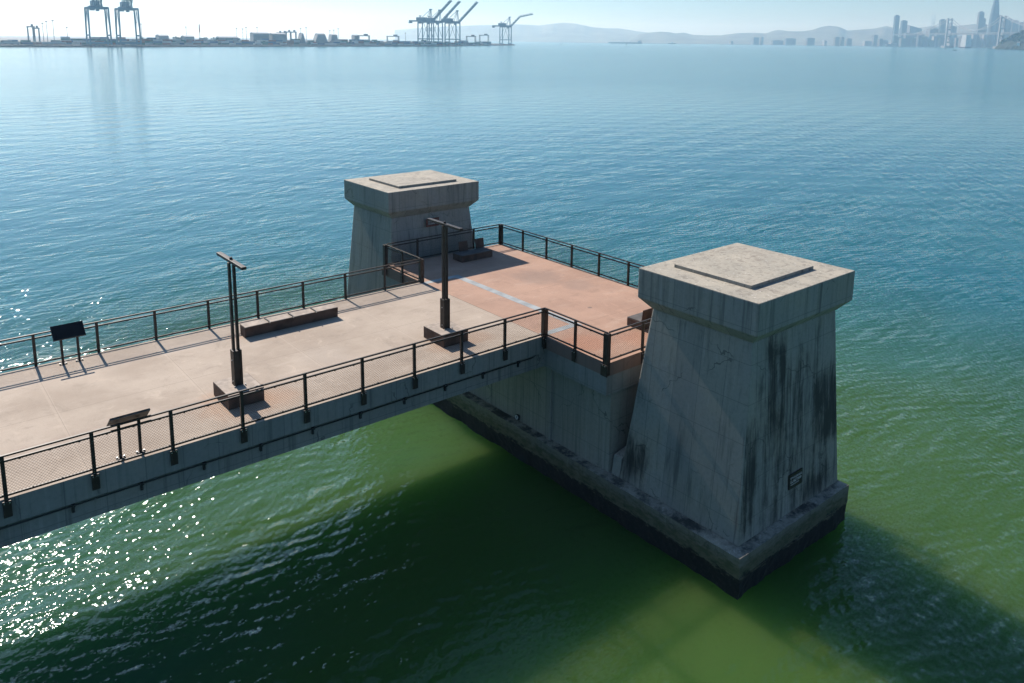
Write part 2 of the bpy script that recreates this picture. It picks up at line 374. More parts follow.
# ------------------------------------------------------------------ towers
def tower(sgn, label):
    Y = (lambda v: -v) if sgn > 0 else (lambda v: -(VM - v))
    t = empty('concrete_tower', (3.29, Y(5.99), -4.13), 0, label, 'tower', 'massive concrete towers on the pier')
    q = lambda u0, u1, v0, v1, z: [(u0, Y(v0), z), (u1, Y(v0), z), (u1, Y(v1), z), (u0, Y(v1), z)]
    s = MB(); s.hexa(q(.44, 6.14, 3.45, 8.19, -4.135), q(.974, 5.608, 4.116, 7.86, 1.985)); P_('shaft', s, M['tower'], t, bevel=.05)
    c = MB()
    A = q(.965, 5.617, 4.107, 7.868, 1.982); B = q(.622, 5.96, 3.764, 8.211, 2.352); C = q(.622, 5.96, 3.764, 8.211, 3.33)
    c.poly(A + B + C, [(3, 2, 1, 0)] + [(i, (i + 1) % 4, 4 + (i + 1) % 4, 4 + i) for i in range(4)] + [(4 + i, 4 + (i + 1) % 4, 8 + (i + 1) % 4, 8 + i) for i in range(4)] + [(8, 9, 10, 11)])
    P_('cap', c, M['tower'], t, bevel=.03)
    r = MB(); r.hexa(q(1.58, 5.02, 4.42, 7.3, 3.325), q(1.58, 5.02, 4.42, 7.3, 3.44)); P_('capping_slab', r, M['tower'], t, bevel=.015)
    return t
tower(1, 'large concrete tower nearest the camera, stained black on its right face, standing over the water')
tower(-1, 'smaller looking concrete tower beyond the far corner of the platform, behind the T shaped lamp')

# ------------------------------------------------------------------ footbridge
UL = -40.0
fb = empty('footbridge', (-20, 4.04, 0), 0, 'long tan decked concrete footbridge running from the left edge out to the pier', 'footbridge')
b = MB(); b.box(UL, -.012, .03, 8.10, -.64, 0, 0, 1); P_('deck_slab', b, [M['beam'], M['deck']], fb)
for y0, y1 in ((.13, .75), (7.38, 8.0)):
    b = MB(); b.box(UL, .38, y0, y1, -1.22, -.642); P_('girder', b, M['beam'], fb)
b = MB(); b.box(UL, .38, .752, 7.378, -1.05, -.645); P_('soffit', b, M['beam'], fb)
b = MB(); b.tube((UL, .035, -.70), (-.55, .035, -.70), .021, 8); b.tube((-.55, .035, -.70), (-.2, .12, -.66), .021, 8)
pp = P_('utility_pipe', b, M['pipe'], fb, smooth=True)
for k in range(24):
    u = -1.15 - 1.56 * k
    b = MB(); b.box(u - .03, u + .03, .06, .128, -.90, -.65); b.box(u - .04, u + .04, .0, .1, -.735, -.67)
    o = b.build('bracket', M['pipe'], pp)

# ------------------------------------------------------------------ platform
pf = empty('observation_platform', (3.4, 4.0, 0), 0, 'pink decked concrete viewing platform between the two towers', 'platform')
b = MB(); b.box(0, 6.93, -3.12, 11.19, -.46, 0, 0, 1); P_('deck_slab', b, [M['fascia'], M['pink']], pf)
b = MB(); b.box(.02, 6.9, -3.09, 11.16, -1.15, -.463); P_('lower_band', b, M['beam'], pf)
b = MB(); b.box(.40, 6.0, -2.97, 11.04, -4.14, -1.152); P_('support_wall', b, M['wall'], pf)
for yy in (.08, 7.9):
    b = MB(); b.box(.33, .398, yy - .13, yy + .13, -4.14, -1.153); P_('pilaster', b, M['wall'], pf, bevel=.02)
b = MB()
S0, S1 = 1.58, 1.92
b.box(S0, S1, .02, 8.05, .0, .004); b.box(.01, S0 - .002, .02, .32, 0, .004); b.box(.01, S0 - .002, 7.75, 8.05, 0, .004)
P_('paving_stripe', b, M['stripe'], pf)

# ------------------------------------------------------------------ railings
ZT, ZM, ZB = 1.07, .935, .10
def post_mb():
    b = MB(); b.box(-.032, .032, -.022, .022, -.40, ZT - .03); return b
_post = None
def wire_mesh(L, z0, z1):
    b = MB(); s = .075; H = z1 - z0
    for sg in (1, -1):
        k = -H / 1.0
        x = -H
        while x < L:
            a0, a1 = max(0, x), min(L, x + H)
            if a1 - a0 > .02:
                t0, t1 = (a0 - x), (a1 - x)
                za, zb = (z0 + t0, z0 + t1) if sg > 0 else (z1 - t0, z1 - t1)
                p, q = Vector((a0, 0, za)), Vector((a1, 0, zb)); d = (q - p).normalized(); n1 = Vector((0, 0.0018, 0)); n2 = d.cross(Vector((0, 1, 0))) * 0.0018
                b.poly([p - n1 - n2, p + n1 - n2, p + n2 * 1.2, q - n1 - n2, q + n1 - n2, q + n2 * 1.2], [(0, 1, 4, 3), (1, 2, 5, 4), (2, 0, 3, 5)])
            x += s
    return b
PROTO = {}
def railing(p, q, n, label, outward, corners=(0, 0), mesh=True, skip_first=False, extend=(0, 0)):
    """p, q: (x, y) ends; n bays; outward: unit vector away from the deck"""
    p = Vector((*p, 0)); q = Vector((*q, 0)); L = (q - p).length; d = (q - p).normalized(); rz = math.atan2(d.y, d.x)
    side = 1 if (Vector((-d.y, d.x, 0)).dot(Vector((*outward, 0))) > 0) else -1
    r = empty('railing', p, rz, label, 'railing', 'dark metal railings round the deck')
    b = MB(); b.box(-extend[0], L + extend[1], -.028, .028, ZT - .026, ZT + .016); b.build('top_rail', M['steel'], r, bevel=.006)
    b = MB(); b.box(0, L, -.02, .02, ZM - .024, ZM + .024); c_ = MB(); c_.box(0, L, -.02, .02, ZB - .024, ZB + .024)
    x = .4                                                 # mesh clips on both rails
    while x < L - .25: b.box(x - .018, x + .018, -.022, .022, ZM - .04, ZM - .012); c_.box(x + .182, x + .218, -.022, .022, ZB + .012, ZB + .04); x += .61
    b.build('middle_rail', M['steel'], r); c_.build('bottom_rail', M['steel'], r)
    key = round(L / n, 3)
    if mesh and key not in PROTO: PROTO[key] = None
    for k in range(n + 1):
        x = L * k / n
        cor = (k == 0 and corners[0]) or (k == n and corners[1])
        if k == 0 and skip_first: pass
        else:
            pk = ('post', bool(cor), side)
            if pk not in PROTO:
                w_ = .095 if cor else .042; dp = .085 if cor else .04
                b = MB(); b.box(-w_, w_, -dp, dp, -.40, ZT - .022)
                pst = b.build('post', M['steel'], r, bevel=.006)
                b = MB(); bw = .15 if cor else .088
                y0, y1 = (.042, .072) if not cor else (.087, .12)
                b.box(-bw, bw, side * y0, side * y1, -.42, -.02)
                br = b.build('base_bracket', M['steel'], pst, bevel=.006)
                for bx in (-.055, .055):
                    b = MB(); b.tube((bx, side * y1, -.06), (bx, side * (y1 + .02), -.06), .014, 6); b.build('bolt', M['bolt'], pst)
                PROTO[pk] = pst; pst.location = (x, 0, 0)
            else:
                c = copy_tree(PROTO[pk], r); c.location = (x, 0, 0)
        if mesh and k < n:
            if PROTO[key] is None:
                PROTO[key] = wire_mesh(L / n - .09, ZB + .02, ZM - .02).build('wire_mesh', M['steel'], r, fix=False); o = PROTO[key]
            else:
                o = PROTO[key].copy(); col.objects.link(o); o.parent = r
            o.location = (x + .045, 0, 0)
    return r
s_ = 1.8345
railing((-21 * s_, .0), (0, .0), 21, 'long dark railing along the near edge of the footbridge', (0, -1), (0, 1))
railing((-21 * s_, 8.09), (-.0, 8.09), 21, 'long dark railing along the far edge of the footbridge, behind the low bench', (0, 1), (0, 1))
railing((0.0, -.09), (0.0, -3.08), 2, 'short dark railing where the near side of the platform steps out from the footbridge', (-1, 0), (0, 1), skip_first=True)
railing((0.0, 8.18), (0.0, 11.15), 2, 'short dark railing at the far notch, ending in front of the far tower', (-1, 0), (0, 1), skip_first=True)
railing((.09, -3.08), (6.80, -3.08), 4, 'dark railing along the near end of the platform, beside the large near tower', (0, -1), skip_first=True)
railing((.09, 11.15), (6.80, 11.15), 4, 'dark railing along the far end of the platform, in front of the far tower', (0, 1), skip_first=True)
railing((6.89, 11.15), (6.89, -3.08), 8, 'dark railing along the open water side of the platform, between the two towers', (1, 0), (1, 1))

# ------------------------------------------------------------------ lamps
def lamp(x, y, label):
    t = empty('lamp_post', (x, y, 0), 0, label, 'lamp post', 'T shaped lamp posts along the footbridge')
    b = MB(); b.box(-.52, .53, -.66, .60, .003, .42, 0, 1); b.build('plinth', [M['corten'], M['benchtop']], t, bevel=.012)
    me = t.children[0].data if t.children else None
    b = MB(); b.box(-.125, -.06, -.13, .13, .42, 1.50); b.box(.06, .125, -.13, .13, .42, 1.50); b.box(-.062, .062, -.115, .115, .42, 1.48)
    pb = b.build('pole_base', M['steel'], t, bevel=.006)
    for p_, q_ in (((-.125, -.02, .55), (-.15, -.02, .55)), ((-.125, -.02, 1.2), (-.15, -.02, 1.2)), ((-.16, -.2, .42), (-.16, -.2, .46)), ((.16, -.2, .42), (.16, -.2, .46))):
        b = MB(); b.tube(p_, q_, .019, 6); b.build('bolt', M['bolt'], pb)
    for sx in (-.066, .066):
        b = MB(); b.box(sx - .034, sx + .034, -.055, .055, 1.49, 4.14); b.build('pole', M['steel'], t, bevel=.006)
    b = MB(); b.box(-.07, .07, -1.0, 1.0, 4.14, 4.225); ar = b.build('light_bar', M['steel'], t, bevel=.008)
    for y_ in (-.95, .2): b = MB(); b.box(-.035, .035, y_, y_ + .75, 4.128, 4.139); b.build('lens', M['lamp'], ar)
    b = MB(); b.tube((0, 0, 4.225), (0, 0, 4.29), .05, 10, .035); b.build('sensor_cap', M['steel'], ar)
    return t
lamp(-10.42, 1.90, 'left T shaped lamp on a brown block, its two pole bars visibly apart')
lamp(-2.96, 1.98, 'tall T shaped lamp near the platform, standing before the far tower')

# ------------------------------------------------------------------ bench and seats
t = empty('bench', (-6.7, 6.6, 0), 0, 'long low dark bench with small dividers beside the far railing of the footbridge', 'bench')
b = MB(); b.hexa([(-1.8, -.23, .003), (1.8, -.23, .003), (1.8, .22, .003), (-1.8, .22, .003)], [(-1.8, -.26, .37), (1.8, -.26, .37), (1.8, .24, .37), (-1.8, .24, .37)]); b.build('bench_body', M['corten'], t, bevel=.012)
b = MB(); b.box(-1.79, 1.79, -.25, .23, .372, .392); b.build('seat', M['benchtop'], t, bevel=.005)
for k in (-.9, 0, .9):
    b = MB(); b.box(k - .018, k + .018, -.275, .2, .392, .43); d = b.build('divider', M['darkpaint'], t)
    b = MB(); b.box(k - .02, k + .02, -.295, -.277, .37, .432); b.build('cap', M['bolt'], d)
def seat(x, y, rz, label):
    t = empty('seat_block', (x, y, 0), rz, label, 'bench', 'low seats with separate backrests on the platform')
    b = MB(); b.box(-.92, .92, -.38, .38, .003, .30); b.build('seat_base', M['corten'], t, bevel=.012)
    b = MB(); b.box(-.91, .91, -.375, .375, .302, .33); b.build('seat', M['seat'], t, bevel=.005)
    for x0 in (-.56, .43):
        b = MB(); b.hexa([(x0, .335, .335), (x0 + .52, .335, .335), (x0 + .52, .375, .335), (x0, .375, .335)], [(x0, .40, .80), (x0 + .52, .40, .80), (x0 + .52, .44, .80), (x0, .44, .80)]); b.build('backrest', M['corten'], t, bevel=.008)
    return t
seat(4.13, 9.88, 0, 'low dark seat with two backrests in the shade of the far tower')
seat(4.13, -1.43, math.pi, 'brown seat with backrest partly hidden behind the large near tower')

# ------------------------------------------------------------------ reading signs
def reading_sign(x, y, rz, label):
    t = empty('information_sign', (x, y, 0), rz, label, 'information sign', 'tilted information signs at the railings')
    n = Vector((0, -.64, .77))
    b = MB(); b.hexa([(-.47, -.02, .86), (.47, -.02, .86), (.47, .41, 1.21), (-.47, .41, 1.21)], [(-.47, -.045, .89), (.47, -.045, .89), (.47, .385, 1.24), (-.47, .385, 1.24)]); pn = b.build('panel', M['panelback'], t, bevel=.004)
    b = MB(); b.hexa([(-.46, -.043, .898), (.46, -.043, .898), (.46, .378, 1.242), (-.46, .378, 1.242)], [(-.46, -.047, .902), (.46, -.047, .902), (.46, .374, 1.246), (-.46, .374, 1.246)]); b.build('panel_face', M['panel'], pn)
    for sx in (-.235, .235):
        b = MB(); b.bar((sx, .1, .02), (sx, .14, .95), .07, .06); lg = b.build('leg', M['steel'], t)
        b = MB(); b.box(sx - .11, sx + .11, .04, .16, .004, .022); bp = b.build('base_plate', M['steel'], lg)
        for bx in (-.085, .085): b = MB(); b.tube((sx + bx, .1, .022), (sx + bx, .1, .05), .022, 6); b.build('bolt', M['bolt'], lg)
    return t
reading_sign(-13.73, 7.62, 0, 'dark tilted information sign against the far railing, facing the camera over the glittering water')
reading_sign(-13.77, .44, math.pi, 'tilted information sign at the near railing, seen from its mottled grey back')

# ------------------------------------------------------------------ plates, ring
def plate(name, cx, cy, cz, wd, ht, tilt, label, back, frame, rows):
    t = empty(name, (cx, cy, cz), 0, label, 'sign')
    t.rotation_euler = (tilt, 0, 0)
    b = MB(); b.box(-wd / 2, wd / 2, -.015, .012, -ht / 2, ht / 2); b.build('board', back, t)
    if frame:
        b = MB(); f = .07
        b.box(-wd / 2 - .01, wd / 2 + .01, -.04, -.016, ht / 2 - f, ht / 2 + .01); b.box(-wd / 2 - .01, wd / 2 + .01, -.04, -.016, -ht / 2 - .01, -ht / 2 + f)
        b.box(-wd / 2 - .01, -wd / 2 + f, -.04, -.016, -ht / 2 + f, ht / 2 - f); b.box(wd / 2 - f, wd / 2 + .01, -.04, -.016, -ht / 2 + f, ht / 2 - f); b.build('frame', frame, t)
    rd = random.Random(5); b = MB()
    for (z, h, x0, x1) in rows:
        x = x0
        while x < x1:                         # letters too small in the photo to read
            lw = rd.uniform(.45, .7) * h
            b.box(x, x + lw * .28, -.024, -.016, z - h / 2, z + h / 2)
            zz = z + rd.choice((-h / 2 + h * .12, 0, h / 2 - h * .12)); b.box(x + lw * .29, x + lw, -.024, -.016, zz - h * .12, zz + h * .12)
            if rd.random() < .5: b.box(x + lw * .72, x + lw, -.027, -.0245, z - h / 2, z + h / 2)
            x += lw + h * .18
    b.build('lettering', M['lettering'], t)
    return t
SL = math.atan((8.19 - 7.86) / 6.12)
plate('warning_sign', 3.41, -8.165, -3.045, .76, .48, -SL, 'small black sign with pale lettering low on the stained face of the near tower', M['black'], None,
      [(.115, .07, -.32, .32), (.0, .095, -.32, .28), (-.105, .035, -.3, .15)])
plate('framed_sign', 3.19, 12.06 - .065, 1.53, .74, .40, 0, 'small sign in a rusty red frame on the far tower, behind the lamp bar', M['panelback'], M['rust'], [(.04, .07, -.25, .2), (-.06, .06, -.25, .1)])
t = empty('mooring_ring', (.36, 1.85, -4.10), 0, 'small black and white mooring ring on the footing ledge below the platform', 'mooring ring')
b = MB(); b.box(-.05, .034, -.08, .08, .02, .22); b.build('backing_plate', M['black'], t, bevel=.01)
b = MB(); prev = None
for k in range(13):
    a = 2 * math.pi * k / 12; pnt = Vector((-.08, -.02 + .055 * math.cos(a), .15 + .08 * math.sin(a)))
    if prev is not None: b.tube(prev, pnt, .02, 6)
    prev = pnt
b.build('ring', M['white'], t, smooth=True)
#FAR#
# ------------------------------------------------------------------ far shore
def site(t, D):
    """a surveyed place: t = bearing mark along the far shore, D = distance in metres along the view axis of the survey"""
    return Vector((CAM.x + D * (.6334 + (t - 500) * .000979), CAM.y + D * (.7952 - (t - 500) * .000807), 0))
def hgt(px, D): return px * D / 788.5
VIEW = math.atan2(.7952, .6334)                       # heading from the pier to the far shore
def facing(t): v = site(t, 1000) - Vector((CAM.x, CAM.y, 0)); return math.atan2(v.y, v.x) - math.pi / 2

M['port_land'] = flat('port_ground', (.16, .15, .14), .9, var=.4, scale=.05)
M['riprap'] = flat('riprap_rock', (.09, .085, .08), .9, var=.6, scale=.4)
M['crane_blue'] = flat('crane_paint', (.09, .19, .26), .6)
M['crane_grey'] = flat('yard_crane_paint', (.16, .18, .2), .6)
M['mast'] = flat('light_mast_steel', (.2, .2, .2), .6)
M['shed'] = flat('warehouse_wall', (.22, .23, .24), .8, scale=.1)
M['shedroof'] = flat('warehouse_roof', (.3, .31, .32), .8, scale=.1)
M['tower_glass'] = flat('office_tower_glass', (.05, .065, .08), .35, var=.2, scale=.02)
M['tower_stone'] = flat('office_tower_stone', (.12, .12, .125), .7, var=.2, scale=.02)
M['pale_stone'] = flat('pale_building', (.27, .27, .265), .8, var=.2, scale=.02)
M['hill'] = flat('dry_hill', (.11, .115, .085), .95, var=.4, scale=.004)
M['island'] = flat('wooded_island', (.02, .03, .018), .95, var=.6, scale=.05)
M['leaf'] = flat('tree_leaves', (.04, .06, .03), .9, var=.5, scale=.4)
M['trunk'] = flat('tree_trunk', (.06, .045, .035), .9)
M['bridge'] = flat('bridge_steel', (.3, .31, .32), .6)
M['ship'] = flat('ship_hull', (.05, .05, .06), .6)
M['foam'] = flat('white_foam', (.75, .78, .78), .8, var=.2, scale=.3)
CONT = [flat('container_' + n, c, .7) for n, c in (('blue', (.04, .09, .2)), ('rust', (.22, .07, .04)), ('green', (.05, .13, .1)), ('grey', (.3, .3, .3)), ('white', (.55, .55, .53)))]

LZ = WZ + 3.0                                          # port ground level
shore = [(-120, 1090), (-60, 1108), (80, 1144), (121, 1153), (238, 1167), (390, 1230), (597, 1327), (865, 1424), (969, 1469), (1422, 1765), (1520, 1842)]
b = MB()
back = [(-1300, 2600), (-1200, 10400), (4200, 10400), (2600, 4400), (1750, 2300), (1575, 1935)]
poly = shore + back[::-1]
n = len(poly)
cx_, cy_ = 900, 4000
b.poly([(x, y, LZ) for x, y in poly], [tuple(range(n))])
from mathutils.geometry import tessellate_polygon
tri = tessellate_polygon([[Vector((x, y, 0)) for x, y in poly]])
b = MB(); b.poly([(x, y, LZ) for x, y in poly], [tuple(t) for t in tri])
tag(b.build('port_ground', M['port_land']), 'low flat port land along the far shore on the left', 'shore', kind='structure')
b = MB()                                               # rock bank down to the water
rd = random.Random(3)
def bank(pts, w_):
    dense = []
    for (x0, y0), (x1, y1) in zip(pts, pts[1:]):
        L = math.hypot(x1 - x0, y1 - y0); k = max(1, int(L / 9))
        dense += [(x0 + (x1 - x0) * i / k, y0 + (y1 - y0) * i / k) for i in range(k)]
    dense.append(pts[-1])
    V = []
    for i, (x, y) in enumerate(dense):
        a = Vector(dense[min(i + 1, len(dense) - 1)]) - Vector(dense[max(i - 1, 0)]); a.normalize(); nx, ny = a.y, -a.x
        V += [(x - nx * 2, y - ny * 2, LZ + .35 + rd.uniform(0, .5)), (x + nx * w_ * .5 * rd.uniform(.6, 1.3), y + ny * w_ * .5, (LZ + WZ) / 2 + rd.uniform(-.4, .5)), (x + nx * w_, y + ny * w_, WZ - .5)]
    F = []
    for i in range(len(dense) - 1):
        for j in range(2): F.append((3 * i + j, 3 * i + j + 1, 3 * i + j + 4, 3 * i + j + 3))
    b.poly(V, F)
bank(shore + [(1575, 1935), (1750, 2300)], 5)
tag(b.build('rock_bank', M['riprap']), 'dark rock bank along the edge of the port', 'shore', kind='structure')

# --- quay gantry cranes (x: towards the water, y: along the quay)
def gantry(loc, rz, label, boom='up', D=1):
    t = empty('gantry_crane', loc, rz, label, 'gantry crane', 'ship to shore gantry cranes on the far quay')
    mt = M['crane_blue']; G = 50.0; gx = 27.0; gy = 25.0
    for x in (0, -gx):
        for y in (-gy / 2, gy / 2):
            b = MB(); b.bar((x, y * 1.06, 0), (x, y, G), 2.1, 1.9); b.build('leg', mt, t)
    b = MB()
    for y in (-gy / 2, gy / 2):
        b.bar((0, y * 1.05, 13), (-gx, y * 1.05, 13), 1.6, 2.2); b.bar((0, y, G), (-gx, y, G), 1.6, 2.4)
        b.bar((-gx, y * 1.05, 13), (-gx * .5, y, G), .7); b.bar((0, y * 1.05, 13), (-gx * .5, y, G), .7)
    for x in (0, -gx):
        b.bar((x, -gy / 2, G), (x, gy / 2, G), 2.2, 3.2); b.bar((x, -gy / 2 * 1.05, 2.5), (x, gy / 2 * 1.05, 2.5), 2, 2.4)
    b.build('portal_frame', mt, t)
    b = MB()
    for y in (-3.4, 3.4): b.bar((4, y, G + 2.5), (-gx - 26, y, G + 2.5), 1.4, 3.2)
    for k in range(8): b.bar((-gx - 25 + k * 7.7, -3.4, G + 2.5), (-gx - 25 + k * 7.7, 3.4, G + 2.5), .8)
    b.build('main_girder', mt, t)
    b = MB(); b.box(-gx - 8, -gx + 14, -4.6, 4.6, G + 4.2, G + 10.5); b.build('machinery_house', mt, t, bevel=.5)
    b = MB(); b.box(-gx - 27, -gx - 20, -3, 3, G - 2.5, G + .8); b.build('counterweight', mt, t)
    b = MB(); b.box(-9, -4, -2, 2, G - 4.5, G + .8); b.build('operator_cab', mt, t)
    b = MB(); H = G + 27
    for y in (-5.5, 5.5): b.bar((0, y, G), (-1.5, y * .35, H), 1.2); b.bar((-gx * .45, y, G + 3), (-2.2, y * .35, H), .8)
    b.box(-4.5, 1.5, -2.6, 2.6, H - .6, H + 1.8); b.build('apex_mast', mt, t)
    b = MB()
    for y in (-2, 2): b.bar((-2, y, H + .5), (-gx - 3, y, G + 4), .5); 
    for y in (-4, 4): b.bar((-gx, y, G), (-gx, y * .6, G + 13), .8)
    b.box(-gx - 2, -gx + 2, -3, 3, G + 12.6, G + 14.4)
    b.build('backstay', mt, t)
    b = MB(); a = Vector((4, 0, G + 3)); ang = R(45)
    if boom == 'up': pts = [a, a + Vector((math.cos(ang), 0, math.sin(ang))) * 62]
    else: pts = [a, a + Vector((math.cos(ang), 0, math.sin(ang))) * 36, a + Vector((math.cos(ang), 0, math.sin(ang))) * 36 + Vector((38, 0, 7.5))]
    for p, q in zip(pts, pts[1:]):
        for y in (-3.2, 3.2): b.bar(p + Vector((0, y, 0)), q + Vector((0, y, 0)), 1.2, 2.4)
        dq = (q - p); u_ = Vector((-dq.z, 0, dq.x)).normalized() * 3.4; k = max(3, int(dq.length / 8))
        b.bar(p + u_, q + u_, .8)
        for i in range(k):
            p0 = p + dq * i / k; p1 = p + dq * (i + 1) / k
            b.bar(p0 + Vector((0, -3.2, 0)), p1 + Vector((0, 3.2, 0)), .6)
            for y in (-3.2, 3.2): b.bar(p0 + Vector((0, y, 0)), p0 + u_, .5); b.bar(p0 + u_, p1 + Vector((0, y, 0)), .5)
    b.build('boom', mt, t)
    return t
def quay(t, D, inset=0):
    p = site(t, D); p.z = LZ; return p
gantry(quay(100.5, 1085), -1.63, 'left one of the two blue gantry cranes at the far left, top cut off')
gantry(quay(130.5, 1118), -1.63, 'right one of the two blue gantry cranes at the far left, top cut off')
for t_, D_, lab in ((431.5, 1765, 'leftmost of the three raised boom gantry cranes crowded in the port'),
                    (440.5, 1800, 'middle one of the three raised boom gantry cranes crowded in the port'),
                    (458.0, 1830, 'rightmost of the three raised boom gantry cranes crowded in the port')):
    gantry(quay(t_, D_), -.985, lab)
gantry(quay(510, 2290), -.97, 'lone gantry crane with a bent boom at the right hand tip of the port', 'bent')

# --- yard cranes
def yard_crane(t_, D, wpx, hpx, rz, label):
    p = site(t_, D); p.z = LZ
    t = empty('yard_crane', p, rz, label, 'yard crane', 'portal cranes in the container yard')
    W_ = hgt(wpx, D) / 2; H = hgt(hpx, D); dp = 4.5
    for x in (-W_, W_):
        for y in (-dp, dp):
            b = MB(); b.bar((x, y, 0), (x, y * .8, H), 1.3, 1.1); b.build('leg', M['crane_grey'], t)
    b = MB()
    for y in (-dp, dp): b.bar((-W_ - 1, y * .8, H), (W_ + 1, y * .8, H), 1.2, 1.9)
    for x in (-W_, W_): b.bar((x, -dp, H), (x, dp, H), 1, 1.4)
    b.build('portal_girder', M['crane_grey'], t)
    for x in (-W_, W_): b = MB(); b.bar((x, -dp, 2), (x, dp, 2), 1.2, 1.6); b.build('sill_beam', M['crane_grey'], t)
    b = MB(); b.box(W_ * .1, W_ * .75, -3, 3, H + 1.05, H + 4.0); b.build('trolley', M['crane_grey'], t)
for a in ((31.5, 1215, 5.5, 16, .1, 'leftmost yard crane, by the left edge of the port'), (36.5, 1235, 5, 14.5, .1, 'second yard crane from the left edge of the port, shorter than its neighbour'),
          (279.5, 1520, 4.5, 11, .2, 'leftmost of the four yard cranes by the long warehouse'), (284, 1540, 4.5, 11, .2, 'second of the four yard cranes by the long warehouse'),
          (288.5, 1525, 4.5, 12, .2, 'third of the four yard cranes by the long warehouse'), (293.5, 1510, 5, 12, .2, 'rightmost of the four yard cranes by the long warehouse'),
          (363.5, 1680, 11.5, 8.5, .25, 'wide yard crane midway between the dark sheds and the crane cluster'), (393, 1760, 11.5, 8, .25, 'wide yard crane just left of the crane cluster'),
          (471, 2050, 9, 8, .3, 'low yard crane just right of the crane cluster'), (484, 2160, 9, 9, .3, 'yard crane between the crane cluster and the lone crane')):
    yard_crane(a[0], a[1], a[2], a[3], facing(a[0]) + a[4], a[5])

# --- light masts
def mast(t_, D, hpx, label, thick=1.0):
    p = site(t_, D); p.z = LZ; H = hgt(hpx, D)
    t = empty('light_mast', p, facing(t_), label, 'light mast', 'tall floodlight masts in the port')
    b = MB(); b.tube((0, 0, 0), (0, 0, H), .55 * thick, 8, .3 * thick); b.build('mast_pole', M['mast'], t)
    b = MB(); b.box(-1.6, 1.6, -1, 1, H - .2, H + 1.2); b.build('floodlight_head', M['mast'], t)
ML = 'thin floodlight mast in the port, '
for a in ((43.5, 1260, 19, 'faint left one of three near the left yard cranes'), (47.5, 1225, 21, 'middle one of three near the left yard cranes'), (54, 1215, 22, 'tallest of three near the left yard cranes'),
          (67.5, 1300, 15, 'alone left of the two lone gantry cranes'), (137, 1250, 21, 'between the legs of the second gantry crane'), (142, 1300, 19, 'close right of the second gantry crane'),
          (186.5, 1420, 16, 'alone left of the dark chimney'), (237, 1500, 15, 'leftmost of four left of the long warehouse'), (243, 1470, 14.5, 'second of four left of the long warehouse'),
          (246.5, 1450, 16, 'third of four left of the long warehouse'), (257.5, 1500, 16, 'above the left end of the long warehouse'), (301, 1600, 15, 'left of a pair by the dark sheds'), (306.5, 1580, 16, 'right of a pair by the dark sheds'),
          (330, 1680, 13, 'left of three right of the dark sheds'), (334, 1690, 13.5, 'middle of three right of the dark sheds'), (338.5, 1670, 15, 'right of three right of the dark sheds'), (405.5, 1800, 11, 'just left of the crane cluster')):
    mast(a[0], a[1], a[2], ML + a[3])
p = site(200, 1330); p.z = LZ
t = empty('chimney', p, 0, 'tall thin dark chimney standing alone in the port', 'chimney')
b = MB(); b.tube((0, 0, 0), (0, 0, 22), .5, 10, .4); b.build('stack', M['mast'], t)
b = MB(); b.tube((0, 0, 20), (0, 0, 33), 1.0, 10, .8); b.build('stack_top', M['rust'], t)

# --- warehouses
def shed(t0, t1, D, hpx, label, slope=0):
    tm = (t0 + t1) / 2; p = site(tm, D); p.z = LZ
    t = empty('warehouse', p, facing(tm) + .15, label, 'warehouse', 'warehouses in the port')
    W_ = hgt(t1 - t0, D) / 2; H = hgt(hpx, D); dp = 22; s_ = slope * H
    b = MB(); q = lambda w_, d_, z: [(-w_, -d_, z), (w_, -d_, z), (w_, d_, z), (-w_, d_, z)]
    b.hexa(q(W_, dp, 0), q(W_ - s_, dp - s_ * .3, H)); b.build('wall', M['shed'], t)
    b = MB(); x = W_ - s_; b.poly([(-x - .5, -dp - .5, H + .05), (x + .5, -dp - .5, H + .05), (x + .5, dp + .5, H + .05), (-x - .5, dp + .5, H + .05), (-x - .5, 0, H + 2.2), (x + .5, 0, H + 2.2)], [(0, 1, 5, 4), (2, 3, 4, 5), (0, 4, 3), (1, 2, 5), (3, 2, 1, 0)]); b.build('roof', M['shedroof'], t)
    for k in range(3):
        x = -W_ * .6 + k * W_ * .6
        if s_ == 0: b = MB(); b.box(x - 3, x + 3, -dp - .3, -dp - .02, 0, min(6, H * .5)); b.build('door', M['mast'], t)
for a in ((252, 267, 1480, 10.5, 'long pale warehouse in the left half of the port', 0), (271, 284, 1490, 10, 'warehouse beside the four yard cranes', 0), (298, 304.5, 1510, 10.5, 'small dark shed with sloping sides in the port', .25),
          (313, 327, 1540, 10, 'wide dark shed with sloping sides in the port', .35), (329, 337, 1640, 9, 'lower dark shed right of the wide sloping one', .15), (353, 358, 1700, 8.5, 'small block left of the wide yard crane', 0), (157, 167, 1330, 8, 'low building with a pale roof right of the lone gantry cranes', .1),
          (183, 192, 1400, 7, 'flat low building left of the chimney', 0), (218, 236, 1420, 6.5, 'long flat building right of the chimney', 0)):
    shed(*a)

